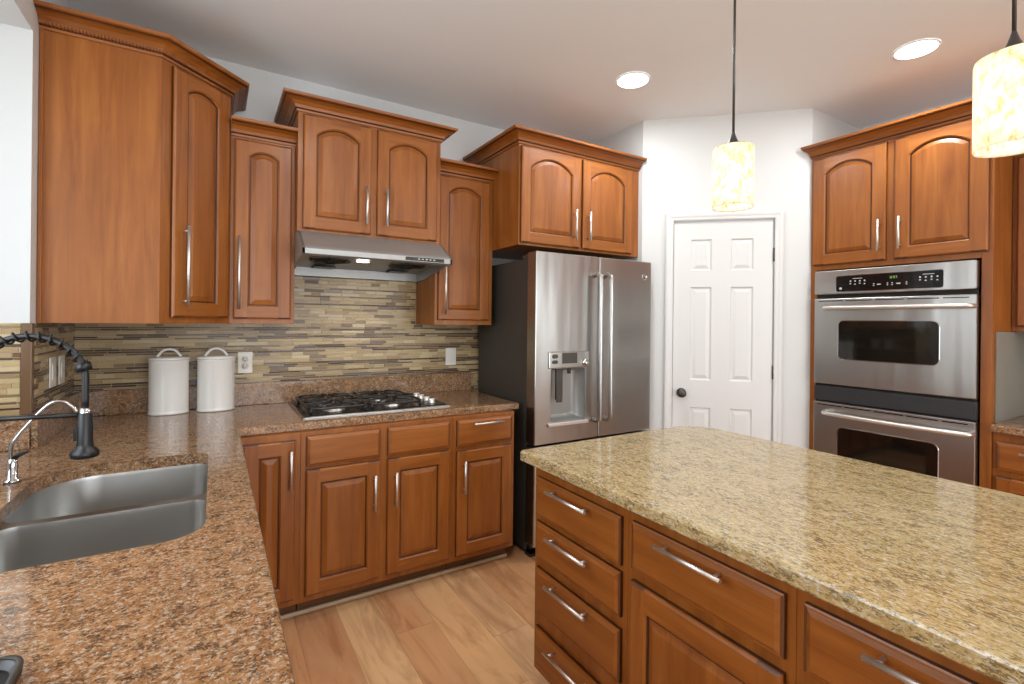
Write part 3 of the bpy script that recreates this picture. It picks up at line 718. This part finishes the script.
# ------------------------------------------------------------------ range hood
hd_ = thing('range_hood', 'stainless steel under cabinet range hood with lit lamp', 'range hood', (.754, 2.62, 1.66))
hx0, hx1 = .3600, 1.1480; yl = 2.535; yb = YW-.0095; zt = 1.8532
secs = []
for x in (hx0, hx1):
    secs.append([(x, yb, zt), (x, 2.705, zt), (x, yl+.012, 1.758), (x, yl, 1.745), (x, yl, 1.720), (x, yl+.02, 1.712), (x, yl+.02, 1.735), (x, 2.62, 1.735), (x, 2.75, 1.735), (x, yb-.03, 1.705), (x, yb-.03, 1.655), (x, yb, 1.650)])
m = MB(); n = len(secs[0]); m.add(secs[0]+secs[1], [(j, (j+1) % n, n+(j+1) % n, n+j) for j in range(n)], 0)
side = [(2.705, zt), (yl+.012, 1.758), (yl, 1.745), (yl, 1.720), (2.70, 1.700), (2.92, 1.662), (yb, 1.650), (yb, zt)]
for x0, x1 in ((hx0, hx0+.012), (hx1-.012, hx1)):
    A_ = [(x0, y, z) for y, z in side]; B_ = [(x1, y, z) for y, z in side]; k = len(side)
    m.add(A_+B_, [tuple(range(k))[::-1], tuple(range(k, 2*k))] + [(j, (j+1) % k, k+(j+1) % k, k+j) for j in range(k)], 0)
m.build('hood_shell', 'steel_hood', hd_, world=True)
MB().box(.875, 1.098, yl-.003, yl+.001, 1.7235, 1.7425, 0, .001).build('control_panel', 'black', hd_, world=True)
for i in range(5): MB().box(.945+i*.022, .955+i*.022, yl-.0042, yl-.0028, 1.731, 1.736).build('button', 'print', hd_, world=True)
m = MB(); m.lathe([(.045, 1.7345), (.043, 1.731), (.036, 1.730)], (.714, 2.79, -.0045), 24); lb = m.build('lamp_ring', 'chrome', hd_, world=True)
m = MB(); m.disc((.714, 2.79, 1.7262), .0355, 'z', 24); m.build('lamp_lens', 'lens', lb, world=True)
for cx in (.545, .985):
    m = MB()
    for r in (.035, .06, .085, .108): m.tube([Vector((cx + r*math.cos(2*PI*i/28), 2.83 + r*.9*math.sin(2*PI*i/28), 1.722 - .012*(1-r/.11))) for i in range(29)], .003, 6)
    for k in range(6): t_ = k*PI/3+.3; m.tube([(cx+.02*math.cos(t_), 2.83+.018*math.sin(t_), 1.71), (cx+.112*math.cos(t_), 2.83+.10*math.sin(t_), 1.726)], .004, 6)
    m.lathe([(.03, 1.712), (.026, 1.704), (.0005, 1.703)], (cx, 2.83, 0), 18); m.build('fan_grille', 'blackmat', hd_, world=True)
    MB().box(cx-.06, cx+.06, 2.955, 3.06, 1.70, 1.706, 0, .002).build('grease_cup', 'blackmat', hd_, world=True)

# ------------------------------------------------------------------ refrigerator
fr = thing('refrigerator', 'stainless french door refrigerator with water dispenser beside the pantry door', 'refrigerator', (2.06, 2.40, 0))
FX0, FX1, FY, FZ0, FZ1, FSP = 1.588, 2.536, 2.337, .678, 1.811, 2.070
m = MB(); m.box(1.600, 2.524, 2.438, 3.07, .035, 1.776, 0, .006); m.box(1.62, 2.50, 2.45, 3.02, .004, .04, 0); m.build('case', 'case', fr, world=True)
MB().box(1.606, 2.518, 2.424, 2.4385, .09, 1.772).build('gasket', 'rubber', fr, world=True)
def prism_hole(x0, x1, z0, z1, y0, y1, hole=None, r=.008):
    m = MB(); o = rr(x0, x1, z0, z1, r, 3)
    P = lambda pts, y: [(x, y, z) for x, z in pts]
    m.loops([P(o, y1), P(o, y0+.005), P(offset_poly(o, .0015), y0+.0015), P(offset_poly(o, .005), y0)], 0)
    ins = offset_poly(o, .005)
    m.fill([P(ins, y0)] + ([P(hole, y0)] if hole else [])); m.fill([P(o, y1)] + ([P(hole, y1)] if hole else []))
    if hole: m.loops([P(hole, y0), P(hole, y1)], 0)
    return m
hz = rr(1.702, 1.962, .800, 1.120, .012, 3)
ld = prism_hole(FX0, FSP-.003, FZ0, FZ1, FY, FY+.086, hz).build('door', 'steel_v', fr, world=True)
rd = prism_hole(FSP+.003, FX1, FZ0, FZ1, FY, FY+.086).build('door', 'steel_v', fr, world=True)
fz = prism_hole(FX0, FX1, .085, FZ0-.012, FY, FY+.086).build('freezer_drawer', 'steel_v', fr, world=True)
def fhandle(x, name, parent):
    y = FY - .066
    pts = [Vector((x, FY+.001, 1.69)), Vector((x, FY-.03, 1.698)), Vector((x, y+.012, 1.688)), Vector((x, y, 1.655)), Vector((x, y, 1.4)), Vector((x, y, 1.1)), Vector((x, y, .835)), Vector((x, y+.012, .800)), Vector((x, FY-.03, .788)), Vector((x, FY+.001, .796))]
    m = MB(); m.tube(smooth(pts, 5), .0145, 14); h = m.build(name, 'steel', parent, world=True)
    return h
fhandle(2.028, 'handle', ld); fhandle(2.114, 'handle', rd)
m = MB(); y = FY - .062; m.tube(smooth([Vector((1.68, FY+.001, .60)), Vector((1.70, y, .60)), Vector((1.78, y, .60)), Vector((2.34, y, .60)), Vector((2.42, y, .60)), Vector((2.44, FY+.001, .60))], 4), .0145, 14); m.build('handle', 'steel', fz, world=True)
m = MB(); m.box(1.680, 1.986, FY-.012, FY+.002, 1.122, 1.222, 0, .006); m.build('dispenser_panel', 'steel', ld, world=True)
m = MB()
for (a, b, c, d) in ((1.700, 1.745, 1.182, 1.206), (1.700, 1.745, 1.150, 1.172)): m.loops([[(x, FY-.0122, z) for x, z in rr(a, b, c, d, .011, 4)], [(x, FY-.0135, z) for x, z in rr(a+.001, b-.001, c+.001, d-.001, .010, 4)]], 0, cap=True)
m.box(1.775, 1.890, FY-.0135, FY-.0118, 1.150, 1.214, 0, .001); m.build('dispenser_display', 'case', ld, world=True)
m = MB(); ylathe(m, [(.024, FY-.0118), (.024, FY-.020), (.020, FY-.023), (.015, FY-.034), (.0001, FY-.035)], 1.952, 1.150); m.build('dispenser_knob', 'chrome', ld, world=True)
m = MB(); hz2 = rr(1.7015, 1.9625, .7995, 1.1205, .012, 3)
sec = [[(x, FY+.002, z) for x, z in hz2], [(x, FY+.05, z) for x, z in rr(1.708, 1.956, .806, 1.114, .012, 3)], [(x, FY+.083, z) for x, z in rr(1.745, 1.919, .83, 1.10, .012, 3)]]
m.loops(sec, 0, True, cap=True); m.build('dispenser_recess', 'steel_hood', ld, world=True)
m = MB(); m.box(1.752, 1.800, FY+.010, FY+.03, .93, 1.118, 0, .006); m.box(1.757, 1.795, FY+.006, FY+.02, .915, 1.04, 0, .004); m.cyl((1.86, FY+.03, 1.12), (1.86, FY+.03, 1.085), .012, n=14); m.build('dispenser_paddle', 'case', ld, world=True)
MB().box(1.678, 1.984, FY-.016, FY+.060, .778, .801, 0, .005).build('dispenser_tray', 'nickel', ld, world=True)
def badge(parent, x, z, y, r):
    m = MB(); ylathe(m, [(r, y), (r, y-.002), (r*.82, y-.003), (r*.80, y-.0018), (.0001, y-.0018)], x, z, 28); m.build('badge', 'chrome', parent, world=True)
badge(rd, 2.472, 1.707, FY+.0005, .021)
m = MB()
for k in range(2): m.tube([Vector((2.472 + .009*math.cos(t_) - .004 + k*.008, FY-.0022, 1.707 + .008*math.sin(t_))) for t_ in [i*.45 + k*PI for i in range(12)]], .0011, 6)
m.build('badge_monogram', 'rubber', rd, world=True)
for x in (1.625, 2.50):
    m = MB(); m.box(x-.03, x+.03, FY+.02, 2.50, 1.7765, 1.800, 0, .006); m.cyl((x, FY+.05, 1.79), (x, FY+.05, 1.816), .011, n=14); m.build('hinge_cover', 'case', fr, world=True)
for x in (1.64, 2.48): MB().box(x-.03, x+.03, 2.40, 2.46, .0003, .05).build('foot', 'rubber', fr, world=True)
MB().box(1.61, 2.51, 2.40, 2.44, .02, .078).build('kick_grille', 'rubber', fr, world=True)

# ------------------------------------------------------------------ oven tower (local x runs along -Y, local y into the cabinet)
OX, OY = 3.3198, 1.6965
ov = thing('oven_cabinet', 'tall maple oven cabinet with two arched upper doors by the pantry door', 'tall cabinet', (OX, OY, 0), -PI/2)
OW, OZ = .872, 2.474; od = .61
body(ov, [(0, .038, 0, od, .088, OZ+.03), (OW-.044, OW, 0, od, .088, OZ+.03), (.038, OW-.044, 0, od, 1.748, OZ+.03), (.038, OW-.044, 0, od, .088, .372), (.038, OW-.044, od-.02, od, .372, 1.748), (.002, OW-.002, .075, .095, 0, .089, 2)])
m = MB(); m.moulding([(-.0003, -.0005), (OW, -.0005), (OW, od-.01)], crown(OZ, 1.0), start=(-.42, -1)); m.build('crown', ['wood_h', 'glaze_shade'], ov)
add_door(ov, .016, .418, 1.779, 2.462, ARCH, (.391, 1.923, .182), st=.068)
add_door(ov, .456, .856, 1.779, 2.462, ARCH, (.4915, 1.923, .182), st=.068)
add_drawer(ov, .02, OW-.02, .115, .345, (OW/2, .26, .2))
dov = thing('double_oven', 'built in stainless steel double wall oven with black control panel', 'oven', (OX, OY, .385), -PI/2)
o0, o1 = .042, .822
MB().box(.046, .818, .001, .56, .38, 1.738).build('chassis', 'rubber', dov)
cp = prism_hole(o0, o1, 1.588, 1.738, -.040, .0005, None, .010).build('control_panel', 'steel', dov)
m = MB(); cl = rr(.170, .690, 1.604, 1.699, .012, 4); m.loops([[(x, -.0398, z) for x, z in cl], [(x, -.0425, z) for x, z in offset_poly(cl, .001)]], 0, cap=True); m.build('control_glass', 'display', cp)
m = MB(); m.loops([[(x, -.0402, z) for x, z in offset_poly(cl, -.004)], [(x, -.0428, z) for x, z in offset_poly(cl, -.003)], [(x, -.0428, z) for x, z in cl]], 0); m.build('control_bezel', 'chrome', cp)
def tri(m, x, z, up, s_=.0062): m.add([(x-s_, -.0432, z), (x+s_, -.0432, z), (x, -.0432, z + (s_*1.2 if up else -s_*1.2))], [(0, 1, 2)])
for gx in (.250, .590):
    for i in range(4):
        x = gx + i*.025
        m = MB(); ylathe(m, [(.0048, -.0424), (.0046, -.0431), (.0001, -.0431)], x, 1.664, 12); m.build('button', 'print', cp)
        m = MB(); tri(m, x, 1.643 if i % 2 else 1.652, i % 2 == 1); m.build('button', 'print', cp)
    MB().box(gx+.012, gx+.062, -.0433, -.0424, 1.678, 1.681).build('lettering', 'print', cp)
for x in (.372, .440, .462, .530):
    m = MB(); tri(m, x, 1.640, True, .0052); m.build('button', 'print', cp); m = MB(); tri(m, x, 1.634, False, .0052); m.build('button', 'print', cp)
for x in (.398, .492): MB().box(x-.009, x+.009, -.0433, -.0424, 1.634, 1.640).build('lettering', 'print', cp)
m = MB()
def seg(x, z, segs, w=.0062, h=.0125, q=.0011):
    pos = {'a': (x, x+w, z+h-q, z+h), 'g': (x, x+w, z+h/2-q/2, z+h/2+q/2), 'd': (x, x+w, z, z+q), 'f': (x, x+q, z+h/2, z+h), 'e': (x, x+q, z, z+h/2), 'b': (x+w-q, x+w, z+h/2, z+h), 'c': (x+w-q, x+w, z, z+h/2)}
    for s_ in segs: a_, b_, c_, d2 = pos[s_]; m.box(a_, b_, -.0434, -.0430, c_, d2)
for i, sg in enumerate(('bc', 'abged', 'abcdef', 'abc')): seg(.447 + i*.0095 + (.003 if i > 1 else 0), 1.668, sg)
m.build('clock_digits', 'digits', cp)
m = MB(); ylathe(m, [(.0075, -.0426), (.0075, -.0432), (.0001, -.0432)], .196, 1.622, 18); m.build('badge', 'print', cp)
def oven_door(z0, z1, w0, w1, bow):
    hole = rr(.184, .672, w0, w1, .030, 5)
    d = prism_hole(o0-.0, o1+.0, z0, z1, -.038, .0008, hole, .006).build('door', 'steel', dov)
    m = MB(); m.loops([[(x, -.0375, z) for x, z in offset_poly(hole, .0005)], [(x, -.036, z) for x, z in offset_poly(hole, .0008)]], 0, cap=True)
    m.fill([[(x, -.033, z) for x, z in offset_poly(hole, .0005)]]); m.build('window', 'glass_black', d)
    m = MB(); m.loops([[(x, -.0381, z) for x, z in offset_poly(hole, -.005)], [(x, -.0402, z) for x, z in offset_poly(hole, -.0035)], [(x, -.0402, z) for x, z in offset_poly(hole, -.001)], [(x, -.037, z) for x, z in offset_poly(hole, .0002)]], 0); m.build('window_trim', 'chrome', d)
    zh = z1 - .060; y = -.038
    pts = [Vector((.116, y+.002, zh)), Vector((.118, y-.03, zh)), Vector((.136, y-.050, zh)), Vector((.20, y-.056-bow*.4, zh)), Vector((.45, y-.058-bow, zh)), Vector((.70, y-.056-bow*.4, zh)), Vector((.793, y-.050, zh)), Vector((.811, y-.03, zh)), Vector((.813, y+.002, zh))]
    m = MB(); m.tube(smooth(pts, 5), .0125, 14); m.build('handle', 'nickel', d)
    m = MB(); xs_ = [.06, .215, .37, .525, .68, .80]
    for i in range(5): m.box(xs_[i]+.008, xs_[i+1]-.008, -.0386, -.0378, z1-.0185, z1-.0135)
    m.build('vent_slots', 'display', d)
oven_door(1.030, 1.564, 1.190, 1.424, .0); oven_door(.395, .914, .535, .770, .02)
MB().box(o0, o1, -.030, .0005, .924, 1.016, 0, .004).build('vent_band', 'band', dov)

# right-hand counter run next to the ovens
RY = OY - OW - .0007
rb = base_cab('base_cabinet', 'maple drawer base cabinet to the right of the double oven', (3.335, RY), -PI/2, 1.1, .60)
add_drawer(rb, .014, .46, .690, .828, (.215, .79, .22)); add_door(rb, .014, .46, DB, .657, 0, (.40, .54, .17), rt=.062)
add_drawer(rb, .49, .94, .690, .828, (.715, .79, .22)); add_door(rb, .49, .94, DB, .657, 0, (.55, .54, .17), rt=.062)
ro = [(3.296, RY-1.12), (XR-.0005, RY-1.12), (XR-.0005, RY-.0005), (3.296, RY-.0005)]
rc = thing('countertop', 'brown granite countertop beside the double oven', 'countertop', (3.6, RY-.5, BT))
slab_poly(ro).build('slab', 'granite', rc, world=True)
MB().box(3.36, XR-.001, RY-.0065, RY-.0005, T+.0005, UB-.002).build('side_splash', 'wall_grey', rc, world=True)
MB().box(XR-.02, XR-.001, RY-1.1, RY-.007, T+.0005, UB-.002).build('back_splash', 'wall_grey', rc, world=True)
t = thing('wall_cabinet', 'maple wall cabinet at the right edge beyond the oven cabinet', 'wall cabinet', (3.61, RY, UB), -PI/2)
body(t, [(0, 1.0, 0, XR-3.61-.001, UB, 2.33)]); m = MB(); m.moulding([(.0, -.0005), (1.0, -.0005)], crown(2.302, .98)); m.build('crown', ['wood_h', 'glaze_shade'], t)
add_door(t, .02, .48, 1.40, 2.29, ARCH, (.44, 1.6, .2)); add_door(t, .51, .97, 1.40, 2.29, ARCH, (.55, 1.6, .2))

# ------------------------------------------------------------------ island
IFX = 1.050; IY0 = 1.530
def isl(name, label, ya, yb): return base_cab(name, label, (IFX, ya), -PI/2, ya-yb, .86)
t = isl('island_cabinet', 'maple island cabinet with a stack of four drawers', IY0, 1.0455)
for z0, z1, hz_ in ((.674, .820, .799), (.521, .655, .633), (.324, .483, .464), (.112, .262, .234)):
    add_drawer(t, IY0-1.508, IY0-1.065, z0, z1, (IY0-1.292, hz_, .216))
t = isl('island_cabinet', 'maple island cabinet with one wide drawer above a panelled door', 1.0450, .5585)
add_drawer(t, 1.045-1.021, 1.045-.578, .686, .825, (1.045-.803, .806, .200)); add_door(t, 1.045-1.021, 1.045-.578, .112, .655, 0, (.43, .48, .17), rt=.066, st=.056)
t = isl('island_cabinet', 'maple island cabinet nearest the camera, its drawer cut off by the bottom edge', .5580, .05)
add_drawer(t, .558-.537, .558-.080, .686, .828, (.558-.31, .804, .21)); add_door(t, .558-.537, .558-.08, .112, .655, 0, (.06, .48, .17), rt=.066, st=.056)
rad = .16; cor = [(1.990-rad+rad*math.cos(math.radians(a_)), 1.5545-rad+rad*math.sin(math.radians(a_))) for a_ in range(0, 91, 9)]
io = [(.9865, .0), (1.990, .0)] + cor + [(.9865+.012, 1.5545), (.9865, 1.5545-.012)]
it = thing('island_countertop', 'golden beige granite island countertop', 'countertop', (1.49, .8, BT))
slab_poly(io).build('slab', 'granite_island', it, world=True)

# ------------------------------------------------------------------ lamps
def pendant(x, y, label):
    dz = -.022
    t = thing('pendant_lamp', label, 'pendant lamp', (x, y, 1.822+dz), 0, 'pendants above the island')
    MB().lathe([(.0005, H-.0005), (.06, H-.0005), (.06, H-.018), (.045, H-.028), (.006, H-.032), (.0005, H-.032)], (x, y, 0), 28).build('ceiling_canopy', 'bronze', t, world=True)
    MB().cyl((x, y, 2.078+dz), (x, y, H-.03), .0042, n=10).build('stem', 'bronze', t, world=True)
    MB().lathe([(.0045, 2.084), (.007, 2.074), (.011, 2.062), (.017, 2.048), (.023, 2.038), (.0245, 2.033), (.058, 2.031), (.058, 2.026), (.0005, 2.026)], (x, y, dz), 28).build('socket_cap', 'bronze', t, world=True)
    MB().lathe([(.0560, 2.030), (.0655, 2.027), (.0670, 2.020), (.0670, 1.828), (.0660, 1.822), (.0640, 1.822), (.0632, 1.828), (.0632, 2.020), (.055, 2.0255)], (x, y, dz), 48).build('lamp_shade', 'shade', t, world=True)
    MB().lathe([(.0005, 1.878), (.014, 1.884), (.022, 1.902), (.022, 1.922), (.014, 1.950), (.012, 1.985), (.0125, 2.025)], (x, y, dz), 22).build('bulb', 'bulb', t, world=True)
    lamp('pendant_bulb_light', 'POINT', (0, 0, .055), (0, 0, 0), 1.1, (1.0, .94, .84), .03, parent=t)
pendant(1.526, 1.042, 'amber mottled glass pendant lamp hanging in front of the pantry door')
pendant(1.526, .349, 'amber mottled glass pendant lamp hanging in front of the oven cabinet')
def downlight(x, y, label):
    t = thing('recessed_light', label, 'ceiling light', (x, y, H-.012), 0, 'recessed ceiling lights')
    MB().lathe([(.096, H-.0005), (.094, H-.006), (.090, H-.007), (.087, H-.006)], (x, y, 0), 40).build('trim_ring', 'white_paint', t, world=True)
    MB().disc((x, y, H-.0062), .0875, 'z', 40).build('lens', 'lens', t, world=True)
    lamp('recessed_light_beam', 'AREA', (0, 0, -.004), (0, 0, 0), 17, (.96, .98, 1.0), .16, parent=t)
downlight(2.068, 2.062, 'lit recessed ceiling light nearer the refrigerator')
downlight(3.046, 1.055, 'lit recessed ceiling light nearer the oven cabinet')
# unseen recessed lights added for more light from above, over and behind the camera
for x, y, l_ in ((.55, 1.10, 'added unseen recessed light over the aisle'), (.55, -.9, 'added unseen recessed light behind the sink run'), (2.4, -.9, 'added unseen recessed light past the near end of the island')): downlight(x, y, l_)
lamp('hood_lamp_beam', 'SPOT', (.714, 2.79, 1.722), (0, 0, 0), 9, (1.0, .88, .66), .03, spot_size=2.2, spot_blend=.8)
